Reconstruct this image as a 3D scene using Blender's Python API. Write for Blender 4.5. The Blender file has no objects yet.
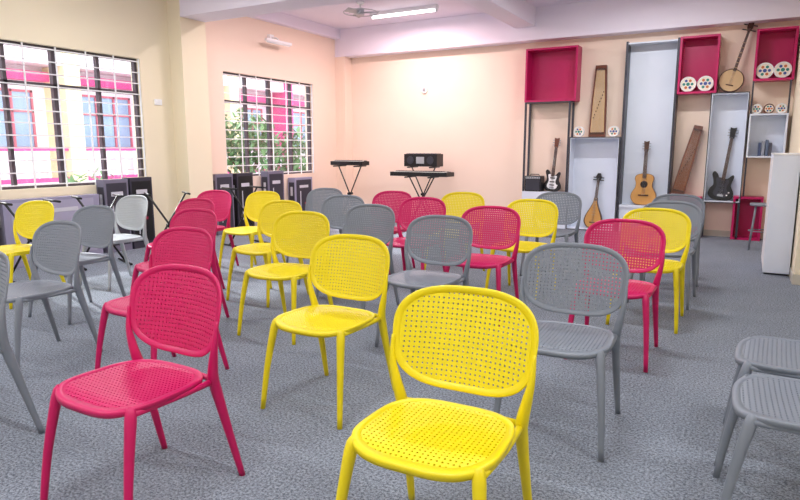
import bpy, bmesh, math, random
from mathutils import Vector, Matrix
random.seed(4)
scene=bpy.context.scene
try:
    scene.view_settings.view_transform='Standard'
    scene.view_settings.look='None'
except Exception: pass

def lin(c):
    return tuple(((x/255)/12.92 if x/255<=.04045 else ((x/255+.055)/1.055)**2.4) for x in c)
MC={}
def M(name,rgb,rough=.5,metal=0,var=.05,scale=6,bump=0,emit=0,spec=.5):
    if name in MC: return MC[name]
    m=bpy.data.materials.new(name); m.use_nodes=True
    nt=m.node_tree; n=nt.nodes; l=nt.links; p=n['Principled BSDF']
    c=lin(rgb)
    tc=n.new('ShaderNodeTexCoord'); no=n.new('ShaderNodeTexNoise'); no.inputs['Scale'].default_value=scale
    no.inputs['Detail'].default_value=4
    l.new(tc.outputs['Object'],no.inputs['Vector'])
    mx=n.new('ShaderNodeMix'); mx.data_type='RGBA'
    mx.inputs[6].default_value=(*[x*(1-var) for x in c],1)
    mx.inputs[7].default_value=(*[min(1,x*(1+var)) for x in c],1)
    l.new(no.outputs['Fac'],mx.inputs[0]); l.new(mx.outputs[2],p.inputs['Base Color'])
    p.inputs['Roughness'].default_value=rough; p.inputs['Metallic'].default_value=metal
    p.inputs['Specular IOR Level'].default_value=spec
    if bump:
        b=n.new('ShaderNodeBump'); b.inputs['Strength'].default_value=bump; b.inputs['Distance'].default_value=.01
        l.new(no.outputs['Fac'],b.inputs['Height']); l.new(b.outputs['Normal'],p.inputs['Normal'])
    if emit:
        p.inputs['Emission Color'].default_value=(*c,1); p.inputs['Emission Strength'].default_value=emit
    MC[name]=m; return m

def catmull(pts,res=6,closed=False):
    P=[Vector(p) for p in pts]; out=[]; n=len(P)
    rng=n if closed else n-1
    for i in range(rng):
        if closed: a,b,c,d=P[(i-1)%n],P[i],P[(i+1)%n],P[(i+2)%n]
        else: a,b,c,d=P[max(i-1,0)],P[i],P[i+1],P[min(i+2,n-1)]
        for k in range(res):
            t=k/res
            out.append(.5*((2*b)+(c-a)*t+(2*a-5*b+4*c-d)*t*t+(-a+3*b-3*c+d)*t**3))
    if not closed: out.append(P[-1])
    return out

class B:
    def __init__(s): s.bm=bmesh.new(); s.mats=[]
    def mi(s,m):
        if m not in s.mats: s.mats.append(m)
        return s.mats.index(m)
    def face(s,vs,i,sm=False):
        try: f=s.bm.faces.new(vs); f.material_index=i; f.smooth=sm; return f
        except ValueError: return None
    def box(s,c,size,m,rot=None):
        i=s.mi(m); c=Vector(c); h=Vector(size)/2; R=rot or Matrix.Identity(3)
        v=[s.bm.verts.new(c+R@Vector((a*h.x,b*h.y,d*h.z))) for a in(-1,1) for b in(-1,1) for d in(-1,1)]
        for q in((0,1,3,2),(4,6,7,5),(0,4,5,1),(2,3,7,6),(0,2,6,4),(1,5,7,3)): s.face([v[k] for k in q],i)
    def bb(s,a,b,m):
        s.box([(a[k]+b[k])/2 for k in range(3)],[abs(b[k]-a[k]) for k in range(3)],m)
    def tube(s,pts,rad,m,n=8,res=1,closed=False):
        if isinstance(rad,(int,float)): rad=[rad]*len(pts)
        if res>1:
            q=catmull([(*p,) for p in pts],res,closed)
            rr=[]
            for k in range(len(q)):
                f=k/res; i0=min(int(f),len(rad)-1); i1=(i0+1)%len(rad) if closed else min(i0+1,len(rad)-1)
                rr.append(rad[i0]+(rad[i1]-rad[i0])*(f-i0))
            pts,rad=q,rr
        P=[Vector(p) for p in pts]; i=s.mi(m); rings=[]; N=len(P)
        up=None
        for k in range(N):
            if closed: t=(P[(k+1)%N]-P[k-1]).normalized()
            else: t=(P[min(k+1,N-1)]-P[max(k-1,0)]).normalized()
            if up is None:
                up=Vector((0,1,0)) if abs(t.y)<.8 else Vector((0,0,1))
            x=t.cross(up).normalized(); y=x.cross(t).normalized(); up=y
            rings.append([s.bm.verts.new(P[k]+rad[k]*(math.cos(a)*x+math.sin(a)*y)) for a in [2*math.pi*j/n for j in range(n)]])
        for k in range(N if closed else N-1):
            A=rings[k];C=rings[(k+1)%N]
            for j in range(n): s.face([A[j],A[(j+1)%n],C[(j+1)%n],C[j]],i,True)
        if not closed:
            s.face(rings[0][::-1],i); s.face(rings[-1],i)
    def cyl(s,a,b,r,m,r2=None,n=20): s.tube([a,b],[r,r if r2 is None else r2],m,n)
    def extr(s,pts,y0,y1,m,sm=False):
        i=s.mi(m)
        A=[s.bm.verts.new((p[0],y0,p[1])) for p in pts]; C=[s.bm.verts.new((p[0],y1,p[1])) for p in pts]
        s.face(A,i); s.face(C[::-1],i); n=len(pts)
        for k in range(n): s.face([A[k],C[k],C[(k+1)%n],A[(k+1)%n]],i,sm)
    def mesh(s,name):
        bmesh.ops.recalc_face_normals(s.bm,faces=s.bm.faces)
        me=bpy.data.meshes.new(name); s.bm.to_mesh(me); s.bm.free()
        for m in s.mats: me.materials.append(m)
        return me
    def done(s,name,loc=(0,0,0),rot=(0,0,0),bevel=0):
        o=bpy.data.objects.new(name,s.mesh(name)); scene.collection.objects.link(o)
        o.location=loc; o.rotation_euler=[math.radians(a) for a in rot]
        if bevel:
            b=o.modifiers.new('bevel','BEVEL'); b.width=bevel; b.segments=2; b.limit_method='ANGLE'
        return o

# ---------------- materials
cream=M('cream_wall_paint',(244,232,204),.8,var=.02,scale=1.5)
cream2=M('wall_paint_pink_light',(246,224,206),.8,var=.02,scale=1.5)  # wall cream with the pinkish light cast mixed into its colour
lilac=M('ceiling_paint',(238,230,244),.8,var=.015,scale=1.5)
beamm=M('beam_paint',(242,235,248),.8,var=.015,scale=1.5)
whitep=M('white_laminate',(226,233,247),.45,var=.02)
mag=M('magenta_laminate',(188,8,92),.4,var=.06)
dgray=M('dark_upright_metal',(62,62,72),.4,.3)
black=M('black_plastic',(16,16,20),.4)
gray2=M('light_metal',(180,184,190),.35,.5)
darkframe=M('window_frame_brown',(78,68,74),.4)
whitem=M('white_enamel',(244,244,246),.4)

# floor carpet
def carpet():
    m=bpy.data.materials.new('grey_carpet'); m.use_nodes=True; nt=m.node_tree;n=nt.nodes;l=nt.links;p=n['Principled BSDF']
    tc=n.new('ShaderNodeTexCoord')
    a=n.new('ShaderNodeTexNoise'); a.inputs['Scale'].default_value=85; a.inputs['Detail'].default_value=5; a.inputs['Roughness'].default_value=.85
    b=n.new('ShaderNodeTexNoise'); b.inputs['Scale'].default_value=2.5; b.inputs['Detail'].default_value=5
    l.new(tc.outputs['Object'],a.inputs['Vector']); l.new(tc.outputs['Object'],b.inputs['Vector'])
    r=n.new('ShaderNodeValToRGB'); e=r.color_ramp.elements
    e[0].position=.39; e[0].color=(*lin((72,78,89)),1); e[1].position=.61; e[1].color=(*lin((166,174,186)),1)
    l.new(a.outputs['Fac'],r.inputs['Fac'])
    r2=n.new('ShaderNodeValToRGB'); e=r2.color_ramp.elements
    e[0].position=.3; e[0].color=(.9,.9,.9,1); e[1].position=.7; e[1].color=(1,1,1,1)
    l.new(b.outputs['Fac'],r2.inputs['Fac'])
    mx=n.new('ShaderNodeMix'); mx.data_type='RGBA'; mx.blend_type='MULTIPLY'; mx.inputs[0].default_value=1
    l.new(r.outputs['Color'],mx.inputs[6]); l.new(r2.outputs['Color'],mx.inputs[7]); l.new(mx.outputs[2],p.inputs['Base Color'])
    bu=n.new('ShaderNodeBump'); bu.inputs['Strength'].default_value=.3; bu.inputs['Distance'].default_value=.004
    l.new(a.outputs['Fac'],bu.inputs['Height']); l.new(bu.outputs['Normal'],p.inputs['Normal'])
    p.inputs['Roughness'].default_value=.95; p.inputs['Specular IOR Level'].default_value=.15
    return m
XL,YB,XR,XR2,YJ,YF,H=-7.2,10.45,.47,2.5,7.05,-3.0,3.58
b=B(); b.bb((XL-.2,YF-.2,-.12),(XR2+.2,YB+.2,0),carpet()); b.done('floor')
b=B(); b.bb((XL-.2,YF-.2,H),(XR2+.2,YB+.2,H+.15),lilac); b.done('ceiling')
b=B(); b.bb((XL-.2,YB,0),(XR+.2,YB+.2,H),cream2); b.done('wall_back')
b=B(); b.bb((XL,YF-.2,0),(XR2,YF,H),cream); b.done('wall_front')
b=B(); b.bb((XR2,YF-.2,0),(XR2+.2,YJ+.2,H),cream); b.done('wall_right')
b=B(); b.bb((XR,YJ,0),(XR2,YJ+.2,H),cream); b.bb((XR,YJ+.2,0),(XR+.2,YB,H),cream); b.done('wall_right_return')
# left wall with windows
wins=[(-.45,1.85),(3.4,5.7),(7.2,9.47)]; z0,z1=.86,2.5
b=B()
for ya,yb,mm in((YF-.2,6.4,cream),(6.4,YB,cream2)):
    b.bb((XL-.2,ya,0),(XL,yb,z0),mm); b.bb((XL-.2,ya,z1),(XL,yb,H),mm)
cur=YF-.2
for a,c in wins:
    if a>7: b.bb((XL-.2,cur,z0),(XL,6.4,z1),cream); b.bb((XL-.2,6.4,z0),(XL,a,z1),cream2)
    else: b.bb((XL-.2,cur,z0),(XL,a,z1),cream)
    cur=c
b.bb((XL-.2,cur,z0),(XL,YB,z1),cream2); b.done('wall_left')
def glassmat():
    m=bpy.data.materials.new('window_glass'); m.use_nodes=True; nt=m.node_tree;n=nt.nodes;l=nt.links
    n.remove(n['Principled BSDF']); o=n['Material Output']; t=n.new('ShaderNodeBsdfTransparent'); g=n.new('ShaderNodeBsdfGlossy')
    g.inputs['Roughness'].default_value=.05; t.inputs['Color'].default_value=(.95,.97,.98,1)
    mx=n.new('ShaderNodeMixShader'); mx.inputs[0].default_value=.05
    l.new(t.outputs[0],mx.inputs[1]); l.new(g.outputs[0],mx.inputs[2]); l.new(mx.outputs[0],o.inputs['Surface']); return m
glass=glassmat()
for k,(a,c) in enumerate(wins):
    b=B(); x0,x1=XL-.13,XL-.07; f=.04
    b.bb((x0,a,z0),(x1,c,z0+f),darkframe); b.bb((x0,a,z1-f),(x1,c,z1),darkframe)
    b.bb((x0,a,z0+f),(x1,a+f,z1-f),darkframe); b.bb((x0,c-f,z0+f),(x1,c,z1-f),darkframe)
    b.bb((x0,a+f,2.03),(x1,c-f,2.075),darkframe)
    W=c-a
    for q,wd in((.25,.04),(.5,.06),(.75,.04)):
        y=a+W*q; b.bb((x0,y-wd/2,z0+f),(x1,y+wd/2,z1-f),darkframe)
    b.bb((XL-.102,a+f,z0+f),(XL-.098,c-f,z1-f),glass)
    xb=XL-.02
    ny=6
    for i in range(0,ny+1):
        yy=min(max(a+W*i/ny,a+.01),c-.01); b.bb((xb-.007,yy-.007,z0),(xb+.007,yy+.007,z1),whitem)
    for i in range(12):
        z=z0+.04+(z1-z0-.08)*i/11; b.bb((xb-.018,a,z-.0065),(xb-.004,c,z+.0065),whitem)
    b.done('window_%d'%(k+1))
# pillars, beams
b=B(); b.bb((XL,6.2,0),(XL+.25,6.65,H),cream); b.done('wall_left_pillar')
b=B(); b.bb((XL,10.2,0),(XL+.22,YB,3.07),cream2); b.done('wall_corner_pillar')
b=B(); b.bb((XL,10.2,3.07),(XR,YB,H),beamm); b.done('trim_1')
b=B(); b.bb((XL+.25,6.2,3.1),(XR2,6.65,H),beamm); b.done('trim_2')
b=B(); b.bb((-3.55,6.65,3.28),(-3.22,10.2,H),beamm); b.bb((-3.55,YF,3.28),(-3.22,6.2,H),beamm); b.done('trim_3')
b=B(); b.bb((XL,YF,3.4),(XL+.12,6.2,H),beamm); b.bb((XL,6.65,3.4),(XL+.12,10.2,H),beamm); b.done('trim_4')
base=M('skirting_tile',(196,190,176),.4)
b=B(); b.bb((XL+.22,YB-.012,0),(XR,YB,.09),base); b.done('baseboard_back')
b=B(); b.bb((XL,YF,0),(XL+.012,6.2,.09),base); b.bb((XL,6.65,0),(XL+.012,10.2,.09),base); b.bb((XL+.25,6.2,0),(XL+.262,6.65,.09),base); b.done('baseboard_left')
b=B(); b.bb((XR,YJ-.012,0),(XR2,YJ,.1),base); b.bb((XR-.012,YJ-.012,0),(XR,YB-.012,.1),base); b.done('baseboard_right')

# ---------------- chair
def chair_mesh(name,m):
    b=B(); i=b.mi(m)
    def part(A,Bh,ca,cb,n,taper,surf,nrm,off_in,hh,lowh,p,th):
        N=88
        def P(th_,off):
            c_,s_=math.cos(th_),math.sin(th_)
            a=(A-off)*math.copysign(abs(c_)**(2/n),c_); bb_=(Bh-off)*math.copysign(abs(s_)**(2/n),s_)
            return a*taper(bb_/Bh),bb_
        prof=[(0,(hh-lowh)/2*.3),(.002,hh*.8),(.006,hh),(off_in,th/2+.0004),(off_in,-th/2-.0004),(.010,-lowh),(.002,-lowh*.9)]
        R=[]
        for k in range(N):
            t=2*math.pi*k/N; row=[]
            for off,h in prof:
                a,c=P(t,off); row.append(b.bm.verts.new(surf(ca+a,cb+c)+nrm*h))
            R.append(row)
        for k in range(N):
            X,Y=R[k],R[(k+1)%N]
            for j in range(len(prof)):
                j2=(j+1)%len(prof); b.face([X[j],X[j2],Y[j2],Y[j]],i,True)
        def inside(a,c,off):
            tp=taper(c/Bh)
            return abs(a/tp/(A-off))**n+abs(c/(Bh-off))**n<1
        nx=int(A*1.1/p)+1; ny=int(Bh/p)+1; r=p*.225
        cache={}
        def V(a,c,s_):
            key=(round(a,5),round(c,5),s_)
            if key not in cache: cache[key]=b.bm.verts.new(surf(ca+a,cb+c)+nrm*(th/2*s_))
            return cache[key]
        for ix in range(-nx,nx):
            for iy in range(-ny,ny):
                a=(ix+.5)*p; c=(iy+.5)*p; h=p/2
                if not all(inside(a+da*h,c+dc*h,.001) for da in(-1,1) for dc in(-1,1)): continue
                hole=inside(a,c,off_in)
                o=[(1,0),(1,1),(0,1),(-1,1),(-1,0),(-1,-1),(0,-1),(1,-1)]
                for s_ in(1,-1):
                    O=[V(a+q[0]*h,c+q[1]*h,s_) for q in o]
                    if not hole: b.face(O,i); continue
                    I=[V(a+r*math.cos(math.pi/4*k),c+r*math.sin(math.pi/4*k),s_) for k in range(8)]
                    for k in range(8): b.face([O[k],O[(k+1)%8],I[(k+1)%8],I[k]],i)
                    if s_==1: T=I
                    else:
                        for k in range(8): b.face([T[k],T[(k+1)%8],I[(k+1)%8],I[k]],i)
    def seat(x,y):
        z=.463-.014*(1-(x/.24)**2)*max(0,1-((y+.02)/.24)**2)
        if y<-.14: z-=(y+.14)**2*2.2
        return Vector((x,y,z))
    part(.240,.216,0,-.022,3.3,lambda s:1-.035*(s+1),seat,Vector((0,0,1)),.027,.0042,.020,.0172,.007)
    def back(x,z):
        return Vector((x,.19+.24*(z-.5)-.85*x*x,z))
    part(.256,.174,0,.681,3.0,lambda s:1+.05*s-.03*s*s,back,Vector((0,-.97,.24)),.025,.0040,.0040,.0172,.0068)
    for s in(-1,1):
        b.tube([(s*.232,.285,0),(s*.222,.235,.2),(s*.214,.185,.40),(s*.219,.168,.46),(s*.234,.160,.53),(s*.247,.160,.60),(s*.251,.172,.68)],
               [.0125,.0165,.022,.021,.017,.011,.005],m,10,4)
        b.tube([(s*.240,-.258,0),(s*.226,-.228,.22),(s*.205,-.188,.42),(s*.196,-.175,.452)],[.0125,.016,.021,.018],m,10,3)
        b.tube([(s*.210,-.175,.440),(s*.220,0,.440),(s*.212,.18,.438)],[.012,.012,.013],m,8,2)
    b.tube([(-.2,.178,.443),(0,.186,.446),(.2,.178,.443)],.012,m,8,2)
    return b.mesh(name)
cy=M('yellow_plastic',(232,212,8),.42,var=.03)
cr=M('magenta_plastic',(198,6,92),.42,var=.03)
cg=M('grey_plastic',(124,131,142),.48,var=.03)
cwh=M('pale_grey_plastic',(178,184,190),.48,var=.03)
meshes={'w':chair_mesh('chair_pale',cwh),'y':chair_mesh('chair_yellow',cy),'r':chair_mesh('chair_magenta',cr),'g':chair_mesh('chair_grey',cg)}
chairs=[ # colour, back-top x, y, rotation
('y',-.78,1.898,2),('r',-1.94,1.70,0),('y',-1.84,2.782,0),('g',-.70,3.068,2),('r',-.68,4.30,0),('y',-.603,5.23,0),
('g',-.579,6.0,-2),('g',-.60,6.97,2),('g',-1.85,3.915,0),('r',-1.79,4.757,2),('y',-1.73,5.606,-3),('g',-1.76,6.66,0),
('r',-2.89,2.57,0),('y',-2.86,3.666,3),('g',-2.75,4.42,-2),('r',-2.71,5.32,0),('y',-2.65,6.155,2),('r',-3.73,3.42,0),
('y',-3.66,4.36,-2),('g',-3.52,5.17,3),('r',-3.41,5.95,0),('r',-4.50,4.14,0),('r',-5.20,5.06,4),('y',-4.63,5.21,-2),
('g',-4.34,5.98,3),('g',-3.85,2.40,0),('g',-4.65,3.21,3),('w',-5.36,4.10,-3),('y',-5.52,3.24,5),('g',-3.03,1.52,0),
]
for c,x,y,r in chairs:
    o=bpy.data.objects.new('plastic_chair',meshes[c]); scene.collection.objects.link(o)
    o.location=(x,y-.27,0); o.rotation_euler=(0,0,math.radians(r))
for x,y,r in((.25,2.42,-88),(.25,2.98,-92)):
    o=bpy.data.objects.new('plastic_chair',meshes['g']); scene.collection.objects.link(o)
    o.location=(x,y,0); o.rotation_euler=(0,0,math.radians(r))

# ---------------- shelving on back wall
YW=YB-.014; YFt=10.17
def obox(name,x0,x1,za,zb,m,backm=None,t=.022,y0=YFt,y1=YW,legs=False,edge=None):
    b=B(); bm_=backm or m
    b.bb((x0,y1-.015,za),(x1,y1,zb),bm_)
    b.bb((x0,y0,za),(x1,y1-.015,za+t),m); b.bb((x0,y0,zb-t),(x1,y1-.015,zb),m)
    b.bb((x0,y0,za+t),(x0+t,y1-.015,zb-t),m); b.bb((x1-t,y0,za+t),(x1,y1-.015,zb-t),m)
    if edge:
        e=.012
        for (p,q) in(((x0,za),(x0+e,zb)),((x1-e,za),(x1,zb)),((x0,zb-e),(x1,zb)),((x0,za),(x1,za+e))):
            b.bb((p[0],y0-.006,p[1]),(q[0],y0,q[1]),edge)
    if legs:
        for x in(x0,x1-.03): b.bb((x,y0,0),(x+.03,y0+.03,za),dgray); b.bb((x,y1-.03,0),(x+.03,y1,za),dgray)
    return b.done(name)
b=B()
for x in(-3.34,-2.61):
    b.bb((x,YFt,.6),(x+.03,YFt+.03,2.06),dgray); b.bb((x,YW-.03,.6),(x+.03,YW,2.06),dgray)
b.bb((-3.34,YFt,2.06),(-2.58,YW,2.075),dgray)
b.bb((-3.34,YFt,0),(-2.58,YW,.6),whitep); b.done('display_base_cabinet')
obox('magenta_cubby',-3.35,-2.50,2.077,2.93,mag,t=.03)
obox('white_display_box',-2.57,-1.79,.0,1.5,whitep,edge=dgray)
b=B()
for x in(-1.775,-1.055): b.bb((x,YFt,0),(x+.03,YW,2.92),dgray)
b.bb((-1.745,YW-.03,.0),(-1.055,YW,2.92),whitep); b.bb((-1.745,YFt,.40),(-1.055,YW-.03,.44),whitep)
b.bb((-1.745,YFt,2.88),(-1.055,YW-.03,2.9),whitep)
b.bb((-1.745,YFt+.02,.0),(-1.055,YFt+.04,.40),whitep); b.bb((-1.745,YFt+.02,.02),(-1.055,YW-.03,.04),whitep); b.done('tall_display_panel')
obox('magenta_cubby',-1.02,-.50,2.113,2.93,mag,t=.03)
obox('magenta_cubby',-.05,.44,2.25,2.95,mag,t=.03)
obox('magenta_cubby',-1.02,-.58,0,.6,mag,t=.03)
obox('magenta_cubby',-.16,.22,0,.63,mag,t=.03)
obox('white_display_box',-.56,-.07,.53,2.11,whitep,legs=True,edge=dgray)
b=B(); x0,x1=-.05,.42
b.bb((x0,YW-.015,1.19),(x1,YW,1.80),whitep)
for z in(1.19,1.78): b.bb((x0,YFt,z),(x1,YW-.015,z+.022),whitep)
for x in(x0,x1-.022): b.bb((x,YFt,1.212),(x+.022,YW-.015,1.78),whitep)
for x in(x0,x1-.022): b.bb((x,YFt,1.802),(x+.022,YFt+.022,2.25),dgray); b.bb((x,YFt,.632),(x+.022,YFt+.022,1.19),dgray)
for k,cc in enumerate([(70,84,120),(150,156,170),(90,104,130),(84,84,96)]):
    b.bb((x0+.14+k*.045,YFt+.08,1.212),(x0+.175+k*.045,YW-.05,1.40+.02*(k%3)),M('book_%d'%k,cc))
b.done('white_display_shelf')

# ---------------- instruments
wood=M('guitar_spruce',(205,150,82),.3,var=.1,scale=12); rose=M('rosewood',(70,38,24),.35,var=.15,scale=14)
brown=M('brown_lacquer',(104,52,32),.3,var=.15,scale=10); paul=M('paulownia_wood',(200,168,126),.5,var=.1,scale=16)
steel=M('string_steel',(205,205,205),.3,.8); red=M('red_lacquer',(170,20,30),.25); hide=M('drum_skin',(236,228,214),.6)
def sym(prof):
    L=[(-w,z) for z,w in prof]; R=[(w,z) for z,w in prof][::-1]
    return catmull([(p[0],p[1],0) for p in L+R],5,True)
def neck(b,z0,z1,w,hm,headw,hl,y,fret=rose,lean=0):
    b.extr([(-w/2,z0),(w/2,z0),(w*.42,z1),(-w*.42,z1)],y-.012,y+.012,fret)
    b.extr([(-headw*.35,z1),(headw*.35,z1),(headw/2,z1+hl),(0,z1+hl*.93),(-headw/2,z1+hl)],y-.008,y+.01,hm)
    for s in(-1,1):
        for k in range(3): b.cyl((s*headw*.4,y,z1+hl*(.25+.25*k)),(s*(headw*.5+.022),y,z1+hl*(.25+.25*k)),.007,gray2,n=8)
def strings(b,z0,z1,w,y,n=6):
    for k in range(n):
        x=(k/(n-1)-.5)*w; b.cyl((x,y,z0),(x*.75,y,z1),.0012,steel,n=4)
b=B()
pf=[(0.0,.05),(.02,.13),(.10,.185),(.18,.18),(.27,.13),(.34,.122),(.41,.14),(.465,.115),(.487,.04)]
out=sym(pf); b.extr(out,-.045,.045,brown); b.extr([(p[0]*.965,.006+p[1]*.975) for p in out],-.048,-.044,wood)
b.cyl((0,-.0485,.32),(0,-.0505,.32),.055,rose,n=28); b.cyl((0,-.0505,.32),(0,-.052,.32),.045,black,n=28)
b.box((0,-.053,.15),(.15,.012,.02),rose); neck(b,.42,.83,.056,rose,.08,.16,-.055); strings(b,.15,.86,.045,-.069)
b.done('acoustic_guitar',(-1.41,10.30,.442),(-4,0,1))
eb=[(0,0),(-.1,.01),(-.16,.07),(-.152,.15),(-.115,.21),(-.125,.28),(-.15,.36),(-.125,.40),(-.08,.365),(-.045,.31),(.045,.31),(.07,.33),(.11,.37),(.13,.34),(.115,.27),(.112,.21),(.155,.13),(.16,.06),(.1,.01)]
def electric(name,bodym,guard,scale,neckl,loc,rot,hm):
    b=B(); o=[(p.x,p.y) for p in catmull([(x*scale,z*scale,0) for x,z in eb],4,True)]
    b.extr(o,-.02,.02,bodym)
    gpts=[(-.05,.05),(-.1,.1),(-.07,.2),(-.09,.3),(-.05,.32),(.04,.30),(.08,.28),(.06,.18),(.1,.1),(.06,.05)]
    b.extr([(p.x,p.y) for p in catmull([(x*scale,z*scale,0) for x,z in gpts],4,True)],-.0235,-.0195,guard)
    for z in(.12,.18,.25): b.box((0,-.027,z*scale),(.08,.008,.018),black if guard!=black else gray2)
    b.box((0,-.028,.07*scale),(.08,.012,.03),gray2)
    for q in((.08,.08),(.1,.12)): b.cyl((q[0]*scale,-.02,q[1]*scale),(q[0]*scale,-.035,q[1]*scale),.011,whitem,n=12)
    neck(b,.28*scale,.28*scale+neckl,.05,hm,.085,.16,-.028,fret=rose); strings(b,.07*scale,.3*scale+neckl,.04,-.042,4)
    return b.done(name,loc,rot)
electric('electric_guitar',black,whitem,.9,.48,(-2.87,10.30,.603),(-5,3,-6),brown)
electric('bass_guitar',black,dgray,1.05,.62,(-.35,10.33,.555),(-5,6,0),black)
b=B(); pf=[(0,.05),(.02,.10),(.1,.145),(.2,.13),(.32,.075),(.42,.035),(.5,.022)]
out=sym(pf); b.extr(out,-.03,.03,rose); b.extr([(p[0]*.88,.012+p[1]*.94) for p in out],-.034,-.029,wood)
b.box((0,-.037,.09),(.1,.01,.015),rose); b.extr([(-.02,.45),(.02,.45),(.018,.78),(-.018,.78)],-.035,0,rose)
b.extr([(-.02,.78),(.02,.78),(.045,.84),(.02,.9),(-.02,.9),(-.045,.84)],-.03,.01,black)
for s in(-1,1):
    for z in(.79,.83): b.cyl((0,-.01,z),(s*.085,-.01,z),.008,black,n=8)
for k in range(7): b.box((0,-.038,.22+k*.045),(.07-.006*k,.008,.008),paul)
strings(b,.09,.82,.03,-.046,4); b.done('pipa_lute',(-2.18,10.33,.024),(-5,4,0))
def zither(loc,rot,L=1.12,k_=1,soft=None):
    b=B(); b.extr([(-.13*k_,0),(.13*k_,0),(.115*k_,L*.5),(.085*k_,L),(-.085*k_,L),(-.115*k_,L*.5)],-.03,.03,brown)
    b.extr([(-.105*k_,.07),(.105*k_,.07),(.09*k_,L*.5),(.062*k_,L-.08),(-.062*k_,L-.08),(-.09*k_,L*.5)],-.036,-.029,soft or paul)
    b.box((0,-.036,.05),(.22*k_,.014,.02),rose); b.box((0,-.036,L-.06),(.15*k_,.014,.02),rose)
    for k in range(9):
        x=(-.08+k*.02)*k_; b.cyl((x,-.045,.06),(x*.65,-.045,L-.06),.0013,steel,n=4)
        b.box((x*.85,-.042,.3+.05*k),(.012,.014,.02),rose)
    return b.done('zither',loc,rot)
zither((-2.17,10.31,1.503),(-4,0,0))
zither((-.92,10.26,.63),(-6,12,0),1.05,.72,M('dark_zither_wood',(140,86,52),.4,var=.15,scale=14))
b=B(); circ=[(.165*math.cos(t*math.pi/20),.17+.165*math.sin(t*math.pi/20)) for t in range(40)]
b.extr(circ,-.035,.035,rose,True); b.extr([(x*.92,.17+(z-.17)*.92) for x,z in circ],-.038,-.034,paul)
b.box((0,-.042,.1),(.1,.012,.015),rose); b.extr([(-.02,.3),(.02,.3),(.015,.86),(-.015,.86)],-.045,-.015,rose)
b.extr([(-.015,.86),(.015,.86),(.04,.92),(.03,1.02),(-.03,1.02),(-.04,.92)],-.04,-.01,rose)
for s in(-1,1):
    for z in(.88,.95): b.cyl((0,-.025,z),(s*.09,-.025,z),.008,black,n=8)
for k in range(7): b.box((0,-.046,.28+k*.07),(.05,.016,.008),paul)
strings(b,.1,.9,.025,-.058,3); b.done('moon_lute',(-.365,10.30,2.118),(-5,14,0))
pat=[M('teal_paint',(40,130,120),.5),M('orange_paint',(200,110,60),.5),M('blue_paint',(60,80,150),.5)]
def tamb(x,z,r,k,y=10.24):
    b=B(); b.cyl((0,-.03,0),(0,.03,0),r,hide,n=32)
    for yy in(-.03,.03): b.tube([(r*1.02*math.cos(t*math.pi/16),yy,r*1.02*math.sin(t*math.pi/16)) for t in range(32)],.007,brown if k%2 else whitem,6,1,True)
    for j in range(6):
        a=j*math.pi/3; m=pat[(j+k)%3]
        b.cyl((r*.55*math.cos(a),-.0305,r*.55*math.sin(a)),(r*.55*math.cos(a),-.032,r*.55*math.sin(a)),r*.2,m,n=12)
    b.cyl((0,-.0305,0),(0,-.0325,0),r*.25,pat[k%3],n=16)
    for j in range(10):
        a=j*math.pi/5; b.cyl((r*1.0*math.cos(a),0,r*1.0*math.sin(a)),(r*1.05*math.cos(a),0,r*1.05*math.sin(a)),.014,gray2,n=8)
    b.done('tambourine',(x,y,z+r*1.05+.004),(0,0,0))
tamb(-.88,2.143,.1,0); tamb(-.65,2.143,.1,2); tamb(.085,2.28,.10,2); tamb(.30,2.28,.10,0)
tamb(.03,1.802,.06,0); tamb(.18,1.802,.06,1); tamb(.33,1.802,.06,2)
tamb(-2.44,1.502,.075,0); tamb(-1.9,1.502,.075,2)
b=B(); b.box((0,0,.13),(.28,.2,.26),black); b.box((0,-.102,.11),(.24,.006,.18),dgray); b.box((0,-.103,.23),(.25,.008,.035),gray2)
for k in range(6): b.cyl((-.10+k*.04,-.105,.23),(-.10+k*.04,-.118,.23),.008,black,n=8)
b.tube([(-.08,0,.26),(-.07,0,.285),(.07,0,.285),(.08,0,.26)],.007,black,6); b.done('guitar_amplifier',(-3.165,10.29,.6),(0,0,0),.008)

# keyboards
def stand(name,loc,rot,h,w=.8):
    b=B()
    for s in(-1,1):
        y=.03*s
        b.tube([(-.24*s,y,.02),(.22*s,y,h-.02)],.012,black,8)
    for s in(-1,1):
        b.tube([(-.24*s,-.24,.016),(-.24*s,.24,.016)],.012,black,8)
        b.tube([(.22*s,-.2,h-.014),(.22*s,.2,h-.014)],.012,black,8)
    b.cyl((0,-.06,h/2),(0,.06,h/2),.025,black,n=12)
    return b.done(name,loc,rot)
ivory=M('key_ivory',(238,238,232),.35)
def keyboard(loc,rot,L=1.13,d=.3):
    b=B(); b.box((0,0,.045),(L,d,.07),black); b.box((0,-d*.2,.083),(L*.88,d*.5,.012),ivory); b.box((0,d*.3,.083),(L*.9,d*.28,.01),dgray)
    n=int(L/.024)
    for k in range(n):
        x=-L*.43+k*.0236*L*.86/(n*.0236)
        b.box((x,-d*.2,.0895),(.002,d*.5,.0012),black)
        if k%7 not in(2,6): b.box((x+.012,-d*.13,.094),(.012,d*.32,.01),black)
    b.box((0,d*.3,.09),(.14,.05,.006),M('lcd',(90,120,130),.3))
    for s in(-1,1): b.cyl((s*L*.4,d*.3,.088),(s*L*.4,d*.3,.092),.035,black,n=16)
    return b.done('electronic_keyboard',loc,rot,.006)
stand('keyboard_stand',(-4.87,9.4,0),(0,0,0),.85); keyboard((-4.87,9.4,.842),(0,0,0),1.08)
stand('keyboard_stand',(-5.12,9.95,0),(0,0,0),1.0)
b=B()
b.extr([(-.33,0),(.33,0),(.33,.22),(-.33,.22)],-.13,.13,black)
for s in(-1,1): b.cyl((s*.2,-.13,.11),(s*.2,-.14,.11),.07,dgray,n=20)
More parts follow.
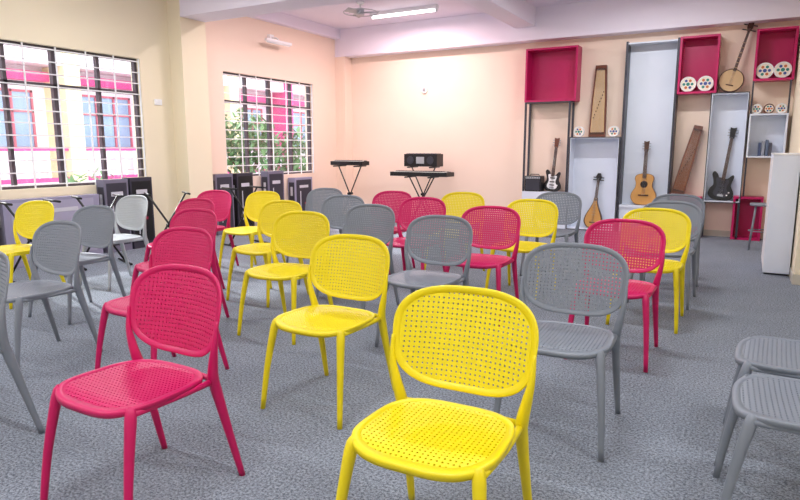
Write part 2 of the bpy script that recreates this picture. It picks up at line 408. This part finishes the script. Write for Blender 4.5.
b.box((0,-.134,.11),(.16,.008,.12),gray2); b.box((0,0,.225),(.6,.2,.01),dgray)
for k in range(8): b.box((-.26+k*.075,-.05,.233),(.02,.02,.012),gray2)
b.done('portable_speaker',(-5.12,9.95,1.0),(0,0,0),.01)
stand('keyboard_stand',(-6.28,9.3,0),(0,0,0),1.02); keyboard((-6.28,9.3,1.012),(0,0,0),.68,.24)
for x,y,r in((-6.05,5.05,60),(-6.3,3.55,80),(-6.35,4.35,70),(-6.0,6.3,75)): stand('keyboard_stand',(x,y,0),(0,0,r),.8)

# cartons along left wall
cd=M('dark_carton',(52,50,64),.6); cl=M('lilac_carton',(150,146,172),.6); cw=M('white_print',(200,200,210),.6); cred=M('red_print',(150,40,70),.6)
cm=M('grey_carton',(118,114,134),.6)
def carton(y,w,h,a,bm_):
    b=B(); b.box((0,0,h/2),(.16,w,h),a)
    b.box((.081,0,h*.52),(.003,w*.86,h*.86),bm_); b.box((.083,0,h*.80),(.003,w*.5,h*.06),cw); b.box((.083,-w*.2,h*.45),(.003,w*.05,h*.5),cw)
    b.box((.083,w*.12,h*.42),(.003,w*.2,h*.04),cred)
    b.box((0,0,h+.001),(.03,w*.98,.002),M('packing_tape',(190,160,110),.4))
    b.box((0,-w/2-.001,h*.5),(.12,.002,h*.8),bm_); b.box((0,-w/2-.003,h*.7),(.05,.002,h*.2),cw)
    b.done('keyboard_carton',(XL+.1,y,0),(0,0,0),.004)
carton(3.4,.4,.9,cd,black); carton(4.25,1.15,.76,cl,M('pale_print',(166,162,186),.6)); carton(5.08,.34,.93,cm,cd); carton(5.45,.34,.94,cd,black)
carton(6.95,.36,.93,cm,cd); carton(7.4,.36,.93,cd,black); carton(8.15,.4,.94,cm,cd); carton(8.9,.5,.8,cl,cd)

# white cabinet right
b=B(); b.box((0,0,.635),(.24,.8,1.23),whitep); b.box((0,0,1.26),(.25,.82,.02),whitem); b.box((0,0,.01),(.22,.76,.02),dgray)
for s in(-1,1): b.box((-.122,s*.2,.64),(.006,.38,1.16),whitem); b.cyl((-.125,s*.03,.7),(-.14,s*.03,.7),.01,gray2,n=8)
b.done('white_cabinet',(.335,7.87,0),(0,0,0),.004)
b=B(); b.cyl((0,0,.58),(0,0,.61),.15,cg,n=28)
for k in range(4):
    a=math.pi/4+k*math.pi/2; b.tube([(.11*math.cos(a),.11*math.sin(a),.58),(.17*math.cos(a),.17*math.sin(a),0)],.012,cg,8)
b.tube([(.14*math.cos(t*math.pi/8),.14*math.sin(t*math.pi/8),.25) for t in range(16)],.008,cg,6,1,True)
b.done('round_stool',(.2,9.3,0))

# lights & fixtures
tubem=M('lit_tube',(250,252,255),.3,emit=9)
def tube_light(x,y,power,col=(.97,.98,1),z=H):
    b=B(); b.box((0,0,-.03),(1.26,.07,.06),whitem); b.cyl((-.59,0,-.085),(.59,0,-.085),.016,tubem,n=12)
    for s in(-1,1): b.box((s*.605,0,-.075),(.03,.04,.06),whitem)
    b.done('ceiling_light',(x,y,z))
    L=bpy.data.lights.new('tube_glow','AREA'); L.shape='RECTANGLE'; L.size=1.15; L.size_y=.06; L.energy=power; L.color=col
    o=bpy.data.objects.new('ceiling_light_lamp',L); scene.collection.objects.link(o); o.location=(x,y,z-.11)
tube_light(-5.15,9.25,70,(1,.74,.75))  # white tube; pink lamp colour added to tint the back-left corner
for x,y in((-5.2,4.4),(-5.2,.8),(-1.4,8.6),(-1.4,4.4),(-1.4,.8),(-5.2,-1.6),(-1.0,-1.6),(1.4,1.8)): tube_light(x,y,50)  # unseen tubes above the frame, added to light the room evenly
tube_light(-5.2,7.3,48,(1,.84,.85))  # another added unseen tube, tinted pink for the back bay
b=B(); b.cyl((0,0,0),(0,0,-.04),.06,whitem); b.cyl((0,0,-.04),(0,0,-.12),.015,whitem); b.cyl((0,0,-.10),(0,0,-.2),.06,gray2)
for k in range(3):
    a=k*2*math.pi/3+.3; d=Vector((math.cos(a),math.sin(a),0)); R=Matrix.Rotation(a,3,'Z')@Matrix.Rotation(.4,3,'X')
    b.box(d*.18+Vector((0,0,-.16)),(.25,.11,.006),gray2,R)
b.tube([(.27*math.cos(t*math.pi/12),.27*math.sin(t*math.pi/12),-.16) for t in range(24)],.007,gray2,5,1,True)
b.done('ceiling_fan',(-5.5,8.5,H))
b=B(); b.box((.03,0,0),(.06,.1,.1),whitem); b.tube([(.06,0,0),(.16,0,-.02),(.2,0,-.06)],.015,whitem,8,3)
b.box((.2,0,-.08),(.06,.62,.04),whitem); b.cyl((.2,-.29,-.11),(.2,.29,-.11),.014,whitem); b.done('wall_lamp',(XL,8.3,3.15))
b=B(); b.cyl((0,0,0),(0,-.03,0),.06,whitem); b.cyl((0,-.03,0),(0,-.04,0),.03,gray2); b.done('wall_sensor',(-5.36,YB,2.39))
b=B(); b.box((.006,0,0),(.012,.12,.08),whitem); b.box((.014,-.02,0),(.006,.03,.05),whitem); b.box((.014,.03,0),(.006,.03,.05),whitem); b.done('light_switch',(XL,5.95,1.95))

# ---------------- outside
fw=M('facade_render',(238,226,232),.8,scale=1); fm=M('facade_magenta',(212,76,136),.7); fr=M('facade_red',(190,100,116),.7); fy=M('facade_cream',(244,226,180),.7)
gl=M('facade_glass',(144,165,190),.15)
TOP=5.2
b=B(); X=-17.5
b.bb((X-1,-8,-4),(X,38,TOP),fw)
for k in range(-1,2):
    z=.4+3.5*k
    b.bb((X,-8,z-.35),(X+.9,38,z),fw); b.bb((X+.85,-8,z),(X+.9,38,z+.12),fm)
    b.bb((X+.85,-8,z+.85),(X+.9,38,z+.95),fm)
    for j in range(150):
        b.bb((X+.86,-8+j*.3,z+.12),(X+.89,-7.95+j*.3,z+.85),whitem)
for j in range(15):
    y=-8+j*3.1
    b.bb((X,y,-4),(X+1.0,y+.45,TOP),fm if j%2 else fy)
    for k in range(-1,1):
        z=.4+3.5*k
        b.bb((X+.0,y+.9,z+.9),(X+.04,y+2.7,z+2.5),gl)
        for q in(.9,1.5,2.1,2.66): b.bb((X+.04,y+q,z+.9),(X+.08,y+q+.06,z+2.5),fr)
        for q in(.9,2.44,1.9): b.bb((X+.04,y+.9,z+q),(X+.08,y+2.72,z+q+.06),fr)
        b.bb((X,y+.5,z+2.75),(X+.3,y+3.1,z+3.0),fm)
b.done('school_building')
b=B(); b.bb((-60,-40,-4.3),(XL-.25,60,-4.0),M('courtyard_paving',(170,168,160),.9)); b.done('ground')
leaf=M('leaf_green',(96,130,80),.6,var=.3,scale=3); bark=M('bark',(95,75,58),.9)
def tree(x,y,ht,r):
    b=B(); b.tube([(0,0,-4),(.1,.1,-2),(0,0,ht-.5)],[.16,.13,.08],bark,8,3)
    i=b.mi(leaf)
    for k in range(6):
        a=k*1.05; b.tube([(0,0,ht-1.2+.1*k),(.5*r*math.cos(a),.5*r*math.sin(a),ht-.3)],[.05,.02],bark,6)
    for k in range(1000):
        v=Vector((random.gauss(0,1),random.gauss(0,1),random.gauss(0,.8))).normalized()*r*random.uniform(.2,1)**.6
        c=v+Vector((0,0,ht)); R=Matrix.Rotation(random.uniform(0,6.3),3,'Z')@Matrix.Rotation(random.uniform(-1,1),3,'X'); s=random.uniform(.08,.15)
        b.face([b.bm.verts.new(c+R@Vector(q)*s) for q in((0,-1.4,0),(.5,0,.1),(0,1.4,0),(-.5,0,.1))],i)
    b.done('tree',(x,y,0))
tree(-12.5,15.8,1.0,1.1); tree(-12.5,13.2,1.4,1.0); tree(-13.5,19.3,.9,1.2); tree(-13.5,9.2,-.3,1.1)

S=bpy.data.lights.new('sun','SUN'); S.energy=7.0; S.angle=.05; S.color=(1,.98,.94)
o=bpy.data.objects.new('sun',S); scene.collection.objects.link(o)
o.rotation_euler=(0,math.radians(-57),math.radians(-10))
w=bpy.data.worlds.new('World'); scene.world=w; w.use_nodes=True
bg=w.node_tree.nodes['Background']; bg.inputs[0].default_value=(.88,.93,1,1); bg.inputs[1].default_value=4.2

cam=bpy.data.cameras.new('cam'); cam.sensor_width=36; cam.lens=27.63
co=bpy.data.objects.new('camera',cam); scene.collection.objects.link(co); co.location=(0,0,1.32)
co.rotation_euler=(math.radians(90-9.4),0,math.radians(29.4)); scene.camera=co
